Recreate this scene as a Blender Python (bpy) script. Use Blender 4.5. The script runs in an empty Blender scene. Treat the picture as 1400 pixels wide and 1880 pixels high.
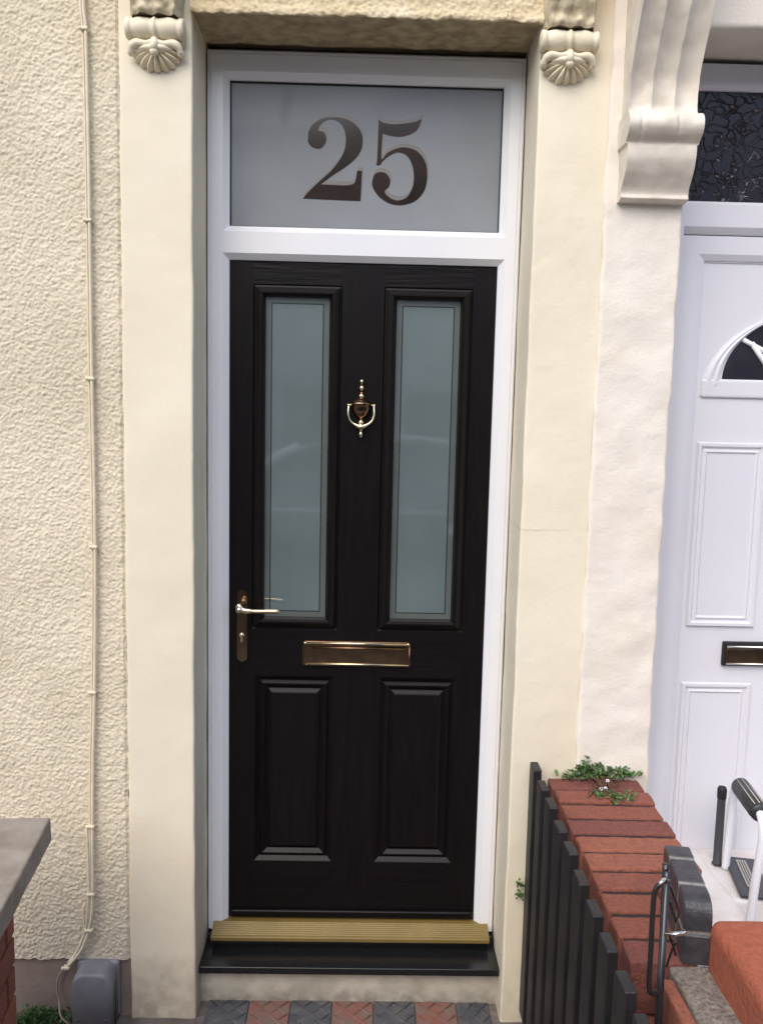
import bpy, bmesh, math, random
from mathutils import Vector, Matrix, noise
R = math.radians
random.seed(7)
S = bpy.context.scene
COL = S.collection

# ------------------------------------------------------------------ camera
cam = bpy.data.cameras.new('camera'); camo = bpy.data.objects.new('camera', cam); COL.objects.link(camo)
yaw, pitch, roll = 0.0182, 0.117, 0.0225
f = Vector((math.sin(yaw)*math.cos(pitch), math.cos(yaw)*math.cos(pitch), -math.sin(pitch)))
r0 = Vector((math.cos(yaw), -math.sin(yaw), 0)); u0 = r0.cross(f)
rr = math.cos(roll)*r0 + math.sin(roll)*u0; uu = -math.sin(roll)*r0 + math.cos(roll)*u0
M = Matrix((rr, uu, -f)).transposed().to_4x4(); M.translation = Vector((0.0197, -2.4937, 1.5761))
camo.matrix_world = M
cam.sensor_fit = 'VERTICAL'; cam.sensor_height = 36.0; cam.lens = 1571/1880*36.0
cam.clip_start = 0.05; cam.clip_end = 500
S.camera = camo
S.render.resolution_x = 762; S.render.resolution_y = 1024

# ------------------------------------------------------------------ light
SUN_EL, SUN_AZ = 45.0, 204.0          # azimuth clockwise from +Y
w = bpy.data.worlds.new('World'); S.world = w; w.use_nodes = True
nt = w.node_tree; nt.nodes.clear()
sky = nt.nodes.new('ShaderNodeTexSky'); sky.sky_type = 'NISHITA'; sky.sun_disc = False
sky.sun_elevation = R(SUN_EL); sky.sun_rotation = R(SUN_AZ)
sky.air_density = 1.0; sky.dust_density = 2.4; sky.ozone_density = 0.8; sky.altitude = 50
bg = nt.nodes.new('ShaderNodeBackground'); bg.inputs[1].default_value = 0.15
wo = nt.nodes.new('ShaderNodeOutputWorld')
nt.links.new(sky.outputs[0], bg.inputs[0]); nt.links.new(bg.outputs[0], wo.inputs[0])
sl = bpy.data.lights.new('sun', 'SUN'); so = bpy.data.objects.new('sun', sl); COL.objects.link(so)
sl.energy = 1.2; sl.angle = R(66); sl.color = (1.0, 0.975, 0.925)
d = Vector((math.sin(R(SUN_AZ))*math.cos(R(SUN_EL)), math.cos(R(SUN_AZ))*math.cos(R(SUN_EL)), math.sin(R(SUN_EL))))
so.rotation_euler = d.to_track_quat('Z', 'Y').to_euler(); so.location = (-3, -5, 6)
S.view_settings.view_transform = 'Standard'; S.view_settings.look = 'None'
S.view_settings.exposure = 0.76; S.view_settings.gamma = 1.0
S.view_settings.use_curve_mapping = False

# ------------------------------------------------------------------ materials
def mat(name, c, rough=.6, metal=0., c2=None, cs=8., cdet=6., bump=None, coat=0., spec=None, stain=None, lo=.35, hi=.65, bump2=None, stretch=None, cior=None, crack=None):
    m = bpy.data.materials.new(name); m.use_nodes = True; n = m.node_tree; L = n.links
    b = n.nodes['Principled BSDF']; b.inputs['Roughness'].default_value = rough; b.inputs['Metallic'].default_value = metal
    b.inputs['Base Color'].default_value = (*c, 1)
    if spec is not None: b.inputs['Specular IOR Level'].default_value = spec
    if coat: b.inputs['Coat Weight'].default_value = coat; b.inputs['Coat Roughness'].default_value = .04
    geo = n.nodes.new('ShaderNodeNewGeometry'); pos = geo.outputs['Position']
    if stretch:
        mp = n.nodes.new('ShaderNodeVectorMath'); mp.operation = 'MULTIPLY'; mp.inputs[1].default_value = stretch
        L.new(pos, mp.inputs[0]); pos = mp.outputs[0]
    def nz(s, det=4., src=None):
        t = n.nodes.new('ShaderNodeTexNoise'); t.inputs['Scale'].default_value = s; t.inputs['Detail'].default_value = det
        L.new(src or pos, t.inputs['Vector']); return t.outputs['Fac']
    def mr(v, a, bb, o0=0., o1=1.):
        t = n.nodes.new('ShaderNodeMapRange'); L.new(v, t.inputs[0])
        for i, q in zip((1, 2, 3, 4), (a, bb, o0, o1)): t.inputs[i].default_value = q
        return t.outputs[0]
    def mix(fac, A, B):
        t = n.nodes.new('ShaderNodeMix'); t.data_type = 'RGBA'; L.new(fac, t.inputs[0])
        for s, q in ((6, A), (7, B)):
            if isinstance(q, tuple): t.inputs[s].default_value = (*q, 1)
            else: L.new(q, t.inputs[s])
        return t.outputs[2]
    if cior: b.inputs['Coat IOR'].default_value = cior
    col = None
    if c2: col = mix(mr(nz(cs, cdet), lo, hi), c, c2)
    for st in (stain or []):
        # a stain low on (or high on) the object: (z_full, z_none, colour, noise scale, amount)
        z0, z1, sc, sn, am = st
        sx = n.nodes.new('ShaderNodeSeparateXYZ'); L.new(geo.outputs['Position'], sx.inputs[0])
        g = mr(sx.outputs[2], z0, z1, 1., 0.)
        q = mr(nz(sn, 8., geo.outputs['Position']), .3, .7)
        mm = n.nodes.new('ShaderNodeMath'); mm.operation = 'MULTIPLY'; L.new(g, mm.inputs[0])
        q2 = n.nodes.new('ShaderNodeMath'); q2.operation = 'ADD'; L.new(q, q2.inputs[0]); q2.inputs[1].default_value = .35; L.new(q2.outputs[0], mm.inputs[1])
        fac = mr(mm.outputs[0], .08, .85, 0., am)
        col = mix(fac, col or c, sc)
    if crack:
        sx = n.nodes.new('ShaderNodeSeparateXYZ'); L.new(geo.outputs['Position'], sx.inputs[0])
        a1 = n.nodes.new('ShaderNodeMath'); a1.operation = 'ADD'; L.new(sx.outputs[2], a1.inputs[0]); L.new(mr(nz(14, 6), 0, 1, -.012, .012), a1.inputs[1])
        a2 = n.nodes.new('ShaderNodeMath'); a2.operation = 'SUBTRACT'; L.new(a1.outputs[0], a2.inputs[0]); a2.inputs[1].default_value = crack
        a3 = n.nodes.new('ShaderNodeMath'); a3.operation = 'ABSOLUTE'; L.new(a2.outputs[0], a3.inputs[0])
        a4 = n.nodes.new('ShaderNodeMath'); a4.operation = 'MULTIPLY'; L.new(mr(a3.outputs[0], .0004, .0022, .55, 0.), a4.inputs[0]); L.new(mr(nz(7, 2), .42, .55), a4.inputs[1])
        col = mix(a4.outputs[0], col or c, (.35, .30, .22))
    if col is not None: L.new(col, b.inputs['Base Color'])
    prev = None
    for bb in (bump, bump2):
        if not bb: continue
        sc, st, dist = bb[:3]; det = bb[3] if len(bb) > 3 else 5.
        bn = n.nodes.new('ShaderNodeBump'); bn.inputs['Strength'].default_value = st; bn.inputs['Distance'].default_value = dist
        L.new(nz(sc, det), bn.inputs['Height'])
        if prev: L.new(prev, bn.inputs['Normal'])
        prev = bn.outputs[0]
    if prev: L.new(prev, b.inputs['Normal'])
    return m

cream = (.80, .73, .575); creamd = (.75, .675, .52)
DIRT = (.23, .185, .14)
MT = dict(
 rough=mat('roughcast_paint', (.71, .63, .485), .88, c2=(.61, .535, .40), cs=4, bump=(330, .5, .002), stain=[(-.10, .22, (.50, .43, .34), 12, .55), (2.75, 2.3, (.62, .53, .36), 3, .7)]),
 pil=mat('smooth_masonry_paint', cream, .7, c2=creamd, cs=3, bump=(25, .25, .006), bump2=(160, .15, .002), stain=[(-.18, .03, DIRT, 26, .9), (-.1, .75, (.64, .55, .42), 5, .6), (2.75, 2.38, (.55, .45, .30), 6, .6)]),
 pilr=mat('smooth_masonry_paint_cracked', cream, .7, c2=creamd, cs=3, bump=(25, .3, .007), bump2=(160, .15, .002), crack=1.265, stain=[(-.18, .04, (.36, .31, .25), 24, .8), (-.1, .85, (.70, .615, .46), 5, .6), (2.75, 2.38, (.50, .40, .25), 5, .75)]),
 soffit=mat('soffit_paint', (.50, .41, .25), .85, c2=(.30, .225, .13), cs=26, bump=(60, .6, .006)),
 lint=mat('lintel_roughcast', (.74, .63, .44), .88, c2=(.56, .45, .27), cs=9, bump=(230, .5, .003)),
 corb=mat('carved_stone_paint', (.80, .72, .55), .62, c2=(.70, .61, .44), cs=18, bump=(120, .25, .002)),
 corbtop=mat('shaded_stone_paint', (.66, .58, .42), .75, c2=(.40, .33, .20), cs=26, bump=(90, .4, .004)),  # darker than the roll: shade of the downward-facing leaf block in the colour
 npil=mat('offwhite_masonry_paint', (.80, .74, .66), .75, c2=(.76, .69, .59), cs=6, bump=(18, .35, .012), bump2=(150, .3, .003), stain=[(.35, .7, (.78, .68, .50), 9, .5)]),
 nstone=mat('offwhite_stone_paint', (.77, .71, .615), .6, c2=(.60, .535, .45), cs=14, bump=(45, .3, .005)),
 upvc=mat('white_upvc', (.78, .785, .80), .28, c2=(.74, .745, .785), cs=2),
 nupvc=mat('lilac_white_upvc', (.72, .715, .765), .3, c2=(.70, .695, .75), cs=2, bump=(300, .05, .001)),
 dark=mat('gasket_black', (.012, .012, .013), .6),
 door=mat('black_grained_door', (.0040, .0034, .0040), .36, c2=(.0072, .0048, .0052), cs=30, bump=(40, .4, .0010, 8.), stretch=(3.0, 1., .22), spec=.2),
 doorh=mat('black_grained_rail', (.0040, .0034, .0040), .36, c2=(.0072, .0048, .0052), cs=30, bump=(40, .8, .0014, 8.), stretch=(.18, 1., 2.6), spec=.2),
 glass=mat('frosted_glass', (.135, .175, .178), .5, c2=(.105, .142, .145), cs=2.2, coat=1., spec=.2, cior=2.35),
 glassrim=mat('clear_glass_margin', (.098, .112, .108), .3, coat=1.0, cior=2.0),
 fan=mat('frosted_fanlight', (.27, .29, .315), .6, c2=(.23, .24, .255), cs=2.5, coat=.15, spec=.1),
 number=mat('clear_glass_number', (.038, .026, .022), .12, c2=(.020, .015, .014), cs=7, spec=.35),
 numshadow=mat('number_shadow', (.19, .175, .165), .3),  # grey of the offset digit copy: double-glazing shadow painted as colour
 line=mat('glass_line', (.012, .022, .022), .3),
 brass=mat('polished_brass', (.80, .69, .46), .18, metal=1.),
 brassd=mat('dark_reflection_brass', (.24, .155, .09), .15, metal=1., c2=(.16, .10, .065), cs=30),  # brass darkened: the dark surroundings it mirrors are put into the colour
 gold=mat('gold_threshold', (.21, .145, .042), .45, metal=.15, c2=(.18, .125, .036), cs=10),
 granite=mat('black_granite', (.008, .008, .009), .24, c2=(.04, .04, .042), cs=420, cdet=2, lo=.58, hi=.7),
 step=mat('painted_step', (.54, .505, .42), .75, c2=(.40, .36, .29), cs=16, bump=(50, .35, .006), stain=[(-.20, -.13, (.20, .18, .15), 30, .8)]),
 plinth=mat('dark_cement_plinth', (.25, .19, .16), .85, c2=(.18, .14, .12), cs=9, bump=(70, .4, .005)),
 cable=mat('painted_cable', (.74, .65, .49), .5, c2=(.66, .57, .42), cs=30),
 wire=mat('brown_wire', (.26, .20, .16), .5),
 meter=mat('grey_plastic_box', (.21, .205, .225), .4, c2=(.165, .16, .18), cs=18, bump=(200, .1, .001)),
 concrete=mat('grey_concrete', (.27, .235, .20), .9, c2=(.13, .105, .088), cs=120, bump=(160, .9, .005)),
 coping=mat('stone_coping', (.33, .285, .245), .85, c2=(.22, .185, .15), cs=11, bump=(130, .35, .003), bump2=(20, .3, .006)),
 mortar=mat('mortar', (.040, .024, .020), .95, c2=(.024, .016, .014), cs=60, bump=(200, .5, .003)),
 mortarl=mat('pale_mortar', (.30, .27, .25), .9, c2=(.20, .18, .17), cs=60, bump=(200, .5, .003)),
 b1=mat('red_brick', (.26, .082, .052), .85, c2=(.19, .062, .043), cs=95, bump=(120, .8, .005), bump2=(520, .7, .002)),
 b2=mat('orange_red_brick', (.31, .105, .062), .85, c2=(.24, .08, .05), cs=90, bump=(120, .8, .005), bump2=(520, .7, .002)),
 b3=mat('purple_red_brick', (.205, .066, .050), .85, c2=(.16, .052, .041), cs=80, bump=(120, .8, .005), bump2=(520, .7, .002)),
 bull=mat('bright_red_brick', (.38, .105, .055), .85, c2=(.30, .08, .042), cs=75, bump=(110, .8, .004), bump2=(420, .8, .002)),
 bluebrick=mat('blue_engineering_brick', (.028, .028, .034), .38, c2=(.055, .052, .058), cs=40, bump=(150, .35, .003)),
 gate=mat('black_gate_paint', (.010, .0095, .011), .5, c2=(.018, .016, .017), cs=20, bump=(60, .3, .003)),
 chrome=mat('worn_black_steel', (.05, .05, .055), .22, metal=.7),
 steel=mat('bright_steel', (.75, .75, .76), .12, metal=1.),
 tiled=mat('blue_black_quarry_tile', (.055, .058, .070), .7, c2=(.105, .10, .10), cs=22, bump=(120, .4, .003)),
 tiler=mat('red_quarry_tile', (.215, .085, .062), .75, c2=(.17, .115, .095), cs=22, bump=(120, .4, .003)),
 ground=mat('damp_cement', (.16, .135, .12), .9, c2=(.10, .082, .072), cs=12, bump=(90, .6, .006)),
 leaf=mat('leaf_green', (.055, .125, .028), .55, c2=(.10, .19, .05), cs=60),
 leafd=mat('leaf_dark', (.03, .07, .02), .6, c2=(.05, .10, .03), cs=60),
 stem=mat('stem_brown', (.12, .06, .035), .8),
 petal=mat('white_petal', (.75, .72, .75), .6),
 fanlightn=None, 
 nglassdark=mat('dark_glass', (.035, .033, .045), .12, c2=(.02, .018, .026), cs=9),
 nstep=mat('white_painted_step', (.76, .73, .72), .7, c2=(.66, .61, .58), cs=14, bump=(70, .35, .004)),
 whitetube=mat('white_powder_coat', (.78, .79, .84), .3),
 grip=mat('black_rubber', (.03, .028, .03), .4),
 gripl=mat('pale_rib', (.40, .37, .34), .4),
 post=mat('dark_grey_post', (.055, .055, .065), .45),
 tilen=mat('pink_floor_tile', (.50, .39, .37), .6, c2=(.42, .31, .30), cs=20),
 asphalt=mat('asphalt', (.05, .05, .052), .9, c2=(.07, .07, .07), cs=5, bump=(120, .6, .006)),
 pave=mat('paving', (.26, .25, .23), .9, c2=(.19, .18, .17), cs=4, bump=(80, .4, .005)),
 obrick=mat('opposite_render', (.55, .52, .47), .9, c2=(.42, .39, .34), cs=2),
 slate=mat('slate_roof', (.09, .09, .10), .7, c2=(.06, .06, .07), cs=12),
)
# neighbour fanlight: dark glass with a pressed leafy pattern
m = bpy.data.materials.new('patterned_glass'); m.use_nodes = True; n = m.node_tree; b = n.nodes['Principled BSDF']
b.inputs['Base Color'].default_value = (.018, .017, .026, 1); b.inputs['Roughness'].default_value = .26
g = n.nodes.new('ShaderNodeNewGeometry'); nn = n.nodes.new('ShaderNodeTexNoise'); nn.inputs['Scale'].default_value = 14
mx = n.nodes.new('ShaderNodeVectorMath'); mx.operation = 'SCALE'; mx.inputs['Scale'].default_value = .13
ad = n.nodes.new('ShaderNodeVectorMath'); ad.operation = 'ADD'
vo = n.nodes.new('ShaderNodeTexVoronoi'); vo.feature = 'DISTANCE_TO_EDGE'; vo.inputs['Scale'].default_value = 26
bn = n.nodes.new('ShaderNodeBump'); bn.inputs['Strength'].default_value = 1.; bn.inputs['Distance'].default_value = .004
rp = n.nodes.new('ShaderNodeMapRange'); rp.inputs[1].default_value = 0; rp.inputs[2].default_value = .09
n.links.new(g.outputs['Position'], nn.inputs['Vector']); n.links.new(nn.outputs['Color'], mx.inputs[0])
n.links.new(g.outputs['Position'], ad.inputs[0]); n.links.new(mx.outputs[0], ad.inputs[1]); n.links.new(ad.outputs[0], vo.inputs['Vector'])
n.links.new(vo.outputs['Distance'], rp.inputs[0]); n.links.new(rp.outputs[0], bn.inputs['Height']); n.links.new(bn.outputs[0], b.inputs['Normal'])
n2 = n.nodes.new('ShaderNodeTexNoise'); n2.inputs['Scale'].default_value = 18; n.links.new(g.outputs['Position'], n2.inputs['Vector'])
r2 = n.nodes.new('ShaderNodeMapRange'); r2.inputs[1].default_value = .45; r2.inputs[2].default_value = .62; n.links.new(n2.outputs['Fac'], r2.inputs[0])
r3 = n.nodes.new('ShaderNodeMapRange'); r3.inputs[1].default_value = .0; r3.inputs[2].default_value = .07; r3.inputs[3].default_value = 1; r3.inputs[4].default_value = 0; n.links.new(vo.outputs['Distance'], r3.inputs[0])
mu = n.nodes.new('ShaderNodeMath'); mu.operation = 'MULTIPLY'; n.links.new(r2.outputs[0], mu.inputs[0]); n.links.new(r3.outputs[0], mu.inputs[1])
mc = n.nodes.new('ShaderNodeMix'); mc.data_type = 'RGBA'; mc.inputs[6].default_value = (.014, .013, .021, 1); mc.inputs[7].default_value = (.085, .08, .105, 1)  # paler ridge lines: light caught by the pressed ridges, put into base colour
n.links.new(mu.outputs[0], mc.inputs[0]); n.links.new(mc.outputs[2], b.inputs['Base Color'])
MT['fanlightn'] = m

# ------------------------------------------------------------------ builders
class MB:
    def __init__(s): s.v = []; s.f = []; s.m = []; s.mats = []; s.sm = []
    def mi(s, m):
        if m not in s.mats: s.mats.append(m)
        return s.mats.index(m)
    def add(s, vs, fs, m='', smooth=False, X=None):
        o = len(s.v); s.v += [tuple(X @ Vector(v)) if X else tuple(v) for v in vs]
        i = s.mi(m)
        for q in fs: s.f.append([o+k for k in q]); s.m.append(i); s.sm.append(smooth)
    def build(s, name, parent=None, X=None, fix=True):
        me = bpy.data.meshes.new(name); me.from_pydata(s.v, [], s.f)
        for m in s.mats: me.materials.append(MT[m])
        me.polygons.foreach_set('material_index', s.m); me.polygons.foreach_set('use_smooth', s.sm)
        if fix:
            bm = bmesh.new(); bm.from_mesh(me); bmesh.ops.recalc_face_normals(bm, faces=bm.faces); bm.to_mesh(me); bm.free()
        o = bpy.data.objects.new(name, me); COL.objects.link(o)
        if parent is not None: o.parent = parent
        if X is not None: o.matrix_local = X
        return o
    # ---- shapes
    def box(s, x0, x1, y0, y1, z0, z1, m, X=None):
        v = [(x, y, z) for x in (x0, x1) for y in (y0, y1) for z in (z0, z1)]
        s.add(v, [(0,1,3,2),(4,6,7,5),(0,4,5,1),(2,3,7,6),(0,2,6,4),(1,5,7,3)], m, X=X)
    def rbox(s, x0, x1, y0, y1, z0, z1, m, r=.004, res=None, amp=0., freq=8., X=None, seg=2):
        lo = (x0, y0, z0); hi = (x1, y1, z1); P = []
        for a in range(3):
            L = hi[a]-lo[a]; rr_ = min(r, L*.49); e = [lo[a]+rr_*k/seg for k in range(seg)]+([lo[a]+rr_] if L > 4*rr_ else [])
            rs = rr_*1.35 if L > 4*rr_ else rr_
            n_ = max(1, int((L-2*rs)/res)) if res else 1
            mid = [lo[a]+rs+(L-2*rs)*k/n_ for k in range(n_+1)]
            P.append(e+mid+[hi[a]-q+lo[a] for q in reversed(e)])
        idx = {}; vs = []; fs = []
        def vid(i, j, k):
            key = (i, j, k)
            if key not in idx:
                p = [P[0][i], P[1][j], P[2][k]]
                q = [min(max(p[a], lo[a]+min(r, (hi[a]-lo[a])*.49)), hi[a]-min(r, (hi[a]-lo[a])*.49)) for a in range(3)]
                dv = Vector([p[a]-q[a] for a in range(3)])
                if dv.length > 1e-9:
                    nz_ = sum(1 for t in dv if abs(t) > 1e-9)
                    if nz_ > 1:
                        mxx = max(abs(t) for t in dv); dv = dv.normalized()*mxx
                    p = Vector(q)+dv
                p = Vector(p)
                if amp:
                    w_ = X @ p if X else p
                    p = p+noise.noise_vector(w_*freq)*amp+noise.noise_vector(w_*freq*3.1)*amp*.35
                idx[key] = len(vs); vs.append(tuple(p))
            return idx[key]
        N = [len(q)-1 for q in P]
        for a in range(3):
            bb, cc = [(1, 2), (0, 2), (0, 1)][a]
            for side in (0, N[a]):
                for i in range(N[bb]):
                    for j in range(N[cc]):
                        q = []
                        for di, dj in ((0,0),(1,0),(1,1),(0,1)):
                            k = [0,0,0]; k[a] = side; k[bb] = i+di; k[cc] = j+dj; q.append(vid(*k))
                        fs.append(q)
        s.add(vs, fs, m, True, X)
    def tube(s, pts, rad, m, n=10, cap=True, X=None, flat=1.):
        pts = [Vector(p) for p in pts]; N = len(pts); rs = rad if isinstance(rad, (list, tuple)) else [rad]*N
        vs = []; fs = []; t0 = (pts[1]-pts[0]).normalized(); up = Vector((0,1,0)) if abs(t0.y) < .9 else Vector((1,0,0))
        a = t0.cross(up).normalized(); 
        for i in range(N):
            t = (pts[min(i+1, N-1)]-pts[max(i-1, 0)]).normalized()
            a = (a-t*a.dot(t)).normalized(); bb = t.cross(a)
            for k in range(n):
                an = 2*math.pi*k/n; vs.append(tuple(pts[i]+(a*math.cos(an)*flat+bb*math.sin(an))*rs[i]))
        for i in range(N-1):
            for k in range(n): fs.append((i*n+k, i*n+(k+1)%n, (i+1)*n+(k+1)%n, (i+1)*n+k))
        if cap: fs += [tuple(range(n)), tuple(range((N-1)*n, N*n))]
        s.add(vs, fs, m, True, X)
    def lathe(s, prof, m, o=(0,0,0), axis='z', n=20, X=None, sy=1.):
        vs = []; fs = []
        for (r, h) in prof:
            for k in range(n):
                a = 2*math.pi*k/n; c, q = r*math.cos(a), r*math.sin(a)*sy
                p = dict(z=(c, q, h), x=(h, c, q), y=(c, h, q))[axis]
                vs.append((p[0]+o[0], p[1]+o[1], p[2]+o[2]))
        N = len(prof)
        for i in range(N-1):
            for k in range(n): fs.append((i*n+k, i*n+(k+1)%n, (i+1)*n+(k+1)%n, (i+1)*n+k))
        fs += [tuple(range(n)), tuple(range((N-1)*n, N*n))]
        s.add(vs, fs, m, True, X)
    def grid(s, nu, nv, fn, m, smooth=True, X=None):
        vs = [fn(i/nu, j/nv) for j in range(nv+1) for i in range(nu+1)]
        fs = [(j*(nu+1)+i, j*(nu+1)+i+1, (j+1)*(nu+1)+i+1, (j+1)*(nu+1)+i) for j in range(nv) for i in range(nu)]
        s.add(vs, fs, m, smooth, X)
    def ball(s, c, r, m, sx=1., sy=1., sz=1., n=12):
        prof = [(max(1e-4, r*math.sin(math.pi*i/n)), -r*math.cos(math.pi*i/n)*sz) for i in range(n+1)]
        vs = []; fs = []
        for rad, h in prof:
            for k in range(n): a = 2*math.pi*k/n; vs.append((c[0]+rad*math.cos(a)*sx, c[1]+rad*math.sin(a)*sy, c[2]+h))
        for i in range(n):
            for k in range(n): fs.append((i*n+k, i*n+(k+1)%n, (i+1)*n+(k+1)%n, (i+1)*n+k))
        s.add(vs, fs, m, True)
    def rects(s, x0, x1, z0, z1, steps, m, fill=None, X=None):
        """nested mitred rectangles: steps = [(inset, y), ...]"""
        vs = []; fs = []
        for ins, y in steps: vs += [(x0+ins, y, z0+ins), (x1-ins, y, z0+ins), (x1-ins, y, z1-ins), (x0+ins, y, z1-ins)]
        for i in range(len(steps)-1):
            for k in range(4): fs.append((i*4+k, i*4+(k+1)%4, i*4+4+(k+1)%4, i*4+4+k))
        if fill: N = (len(steps)-1)*4; s.add(vs, fs, m, X=X); s.add(vs[N:], [(0,1,2,3)], fill, X=X)
        else: s.add(vs, fs, m, X=X)
    def poly(s, pts, y0, y1, m):
        """prism of a polygon given in (x, z) between y0 (front) and y1"""
        N = len(pts); vs = [(p[0], y0, p[1]) for p in pts]+[(p[0], y1, p[1]) for p in pts]
        s.add(vs, [tuple(range(N)), tuple(range(2*N-1, N-1, -1))]+[(i, (i+1)%N, N+(i+1)%N, N+i) for i in range(N)], m)

def empty(name, loc, label=None, cat=None, group=None, rz=0):
    o = bpy.data.objects.new(name, None); COL.objects.link(o); o.location = loc; o.rotation_euler = (0, 0, rz); o.empty_display_size = .1
    tag(o, label, cat, group); return o
def tag(o, label=None, cat=None, group=None, kind=None):
    if label: o['label'] = label
    if cat: o['category'] = cat
    if group: o['group'] = group
    if kind: o['kind'] = kind
    return o
def smooth_pts(P, k=6):
    P = [Vector(p) for p in P]; out = []
    for i in range(len(P)-1):
        a, b_, c, d_ = P[max(i-1, 0)], P[i], P[i+1], P[min(i+2, len(P)-1)]
        for j in range(k):
            t = j/k; out.append(.5*((2*b_)+(c-a)*t+(2*a-5*b_+4*c-d_)*t*t+(3*b_-a-3*c+d_)*t**3))
    out.append(P[-1]); return out
def interp(tab, x):
    if x <= tab[0][0]: return tab[0][1]
    for (a, b_), (c, d_) in zip(tab, tab[1:]):
        if x <= c: t = (x-a)/(c-a); t = t*t*(3-2*t) if False else t; return b_+(d_-b_)*t
    return tab[-1][1]

GZ = -.19      # path level in front of the door
# ================================================================== SETTING
b_ = MB(); b_.grid(1, 1, lambda u, v: (-60+120*u, -60+61*v, GZ-.06), 'asphalt'); tag(b_.build('ground'), kind='structure')
b_ = MB(); b_.box(-20, 20, -3.6, -1.62, GZ-.056, GZ-.02, 'pave'); tag(b_.build('pavement'), kind='structure')
b_ = MB(); b_.box(-20, 20, -12.6, -10.9, GZ-.056, GZ+.04, 'pave'); tag(b_.build('far_pavement'), kind='structure')
# cement yard strips either side of the tiled path
b_ = MB()
b_.grid(60, 80, lambda u, v: (-1.6+1.155*u, -1.6+1.43*v, GZ-.004+.003*noise.noise(Vector((u*22, v*26, 0)))), 'ground')
tag(b_.build('yard'), kind='structure')
b_ = MB()
b_.grid(60, 30, lambda u, v: (-.455+1.0*u, -.21+.13*v, GZ-.006+.003*noise.noise(Vector((u*30, v*8, 3)))), 'ground')
b_.box(-.445, .52, -1.6, -.2, GZ-.05, GZ-.007, 'ground')
# quarry tiles, each with its raised crossed ribs
T = .1235
for j in range(12):
    for i in range(7):
        x0 = -.4205+i*T; y1 = -.104-j*T
        mm = 'tiled' if (i+j) % 2 == 0 else 'tiler'
        dz = random.uniform(-.0015, .0015)
        if i == 6: x1 = x0+T*.78
        else: x1 = x0+T-.003
        b_.rbox(x0, x1, y1-T+.003, y1, GZ-.012, GZ+.001+dz, mm, r=.003)
        w_ = x1-x0; cx, cy = (x0+x1)/2, y1-T/2
        if j < 3:
            for q in ((-1, -1, 1, 1), (-1, 1, 1, -1), (-1, 0, 0, 1), (0, 1, 1, 0), (1, 0, 0, -1), (0, -1, -1, 0)):
                p0 = (cx+q[0]*w_*.44, cy+q[1]*T*.44, GZ+.001+dz); p1 = (cx+q[2]*w_*.44, cy+q[3]*T*.44, GZ+.001+dz)
                b_.tube([p0, p1], .0028, mm, n=6)
tag(b_.build('tiled_path'), kind='structure')
b_ = MB(); b_.box(.845, 2.6, -1.6, 0.1, GZ-.05, .10, 'mortarl')
for i in range(9):
    for j in range(8):
        x0 = .87+i*.155+(j % 2)*.02; y1 = -.05-j*.155
        b_.rbox(x0, x0+.147, y1-.147, y1, .09, .106, 'tilen', r=.004)
tag(b_.build('neighbour_path'), kind='structure')

# ================================================================== OUR HOUSE
H = empty('terraced_house', (0, 0, GZ), 'cream roughcast terraced house with a black front door numbered 25', 'house')
HX = Matrix.Translation((0, 0, -GZ))
def part(mb, name, parent=None, label=None, fix=True):
    o = mb.build(name, parent or H, HX if parent in (None, H, ) else None, fix)
    if label: o['label'] = label
    return o
FY = -.18
def rough_h(p, a=.0036):
    q = Vector((p[0]*1., p[1], p[2]*1.05))
    h = (.46-noise.voronoi(q*108)[0][0])*1.2+noise.noise(q*150)*.45+noise.noise(q*310+Vector((3, 5, 7)))*.40+noise.noise(q*40)*.35
    return a*max(-.6, h)
# roughcast wall
b_ = MB(); x0, x1, z0, z1 = -1.16, -.634, -.015, 2.72
nu, nv = int((x1-x0)/.0025), int((z1-z0)/.0025)
def rw(u, v):
    x = x0+(x1-x0)*u; z = z0+(z1-z0)*v
    h = rough_h((x, 0, z))
    if v == 0: h = 0
    zz = z+(.010*noise.noise(Vector((x*14, 1, 0)))+.004*noise.noise(Vector((x*60, 1, 0))))*max(0, 1-v*25)
    edge = .006 if x > x1-.006 else 0
    return (x+(.004*noise.noise(Vector((0, 0, z*30))) if x > x1-.02 else 0), FY+.003-h+edge, zz)
b_.grid(nu, nv, rw, 'rough')
b_.grid(nu, 1, lambda u, v: (lambda p: (p[0], p[1]+.03*(1-v), p[2]+(0 if v == 1 else .004)))(rw(u, 0)), 'rough')
b_.box(-3.2, x0, FY+.001, .05, z0, 3.3, 'rough'); b_.box(x0, x1-.002, FY+.02, .05, z0+.006, 3.3, 'rough')
b_.box(x0, x1, FY+.004, FY+.02, z1, 3.3, 'rough')
part(b_, 'roughcast_wall')
b_ = MB(); b_.rbox(-1.6, -.60, FY+.012, .05, GZ-.04, .0, 'plinth', r=.006, res=.02, amp=.004, freq=12)
b_.box(-3.2, -1.6, FY+.012, .05, GZ-.04, .0, 'plinth'); part(b_, 'plinth', label='dark bare cement plinth under the roughcast')
# pilasters
def pil(x0, x1, m, y0=FY, zb=GZ-.03, zt=3.3, amp=.0022, r=.007, name='pilaster', par=None, label=None):
    q = MB(); q.rbox(x0, x1, y0, .06, zb, zt, m, r=r, res=.02, amp=amp, freq=6, seg=3)
    return part(q, name, par, label)
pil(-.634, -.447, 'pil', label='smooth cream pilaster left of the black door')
pil(.443, .630, 'pilr', label='smooth cream pilaster right of the black door')
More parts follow.
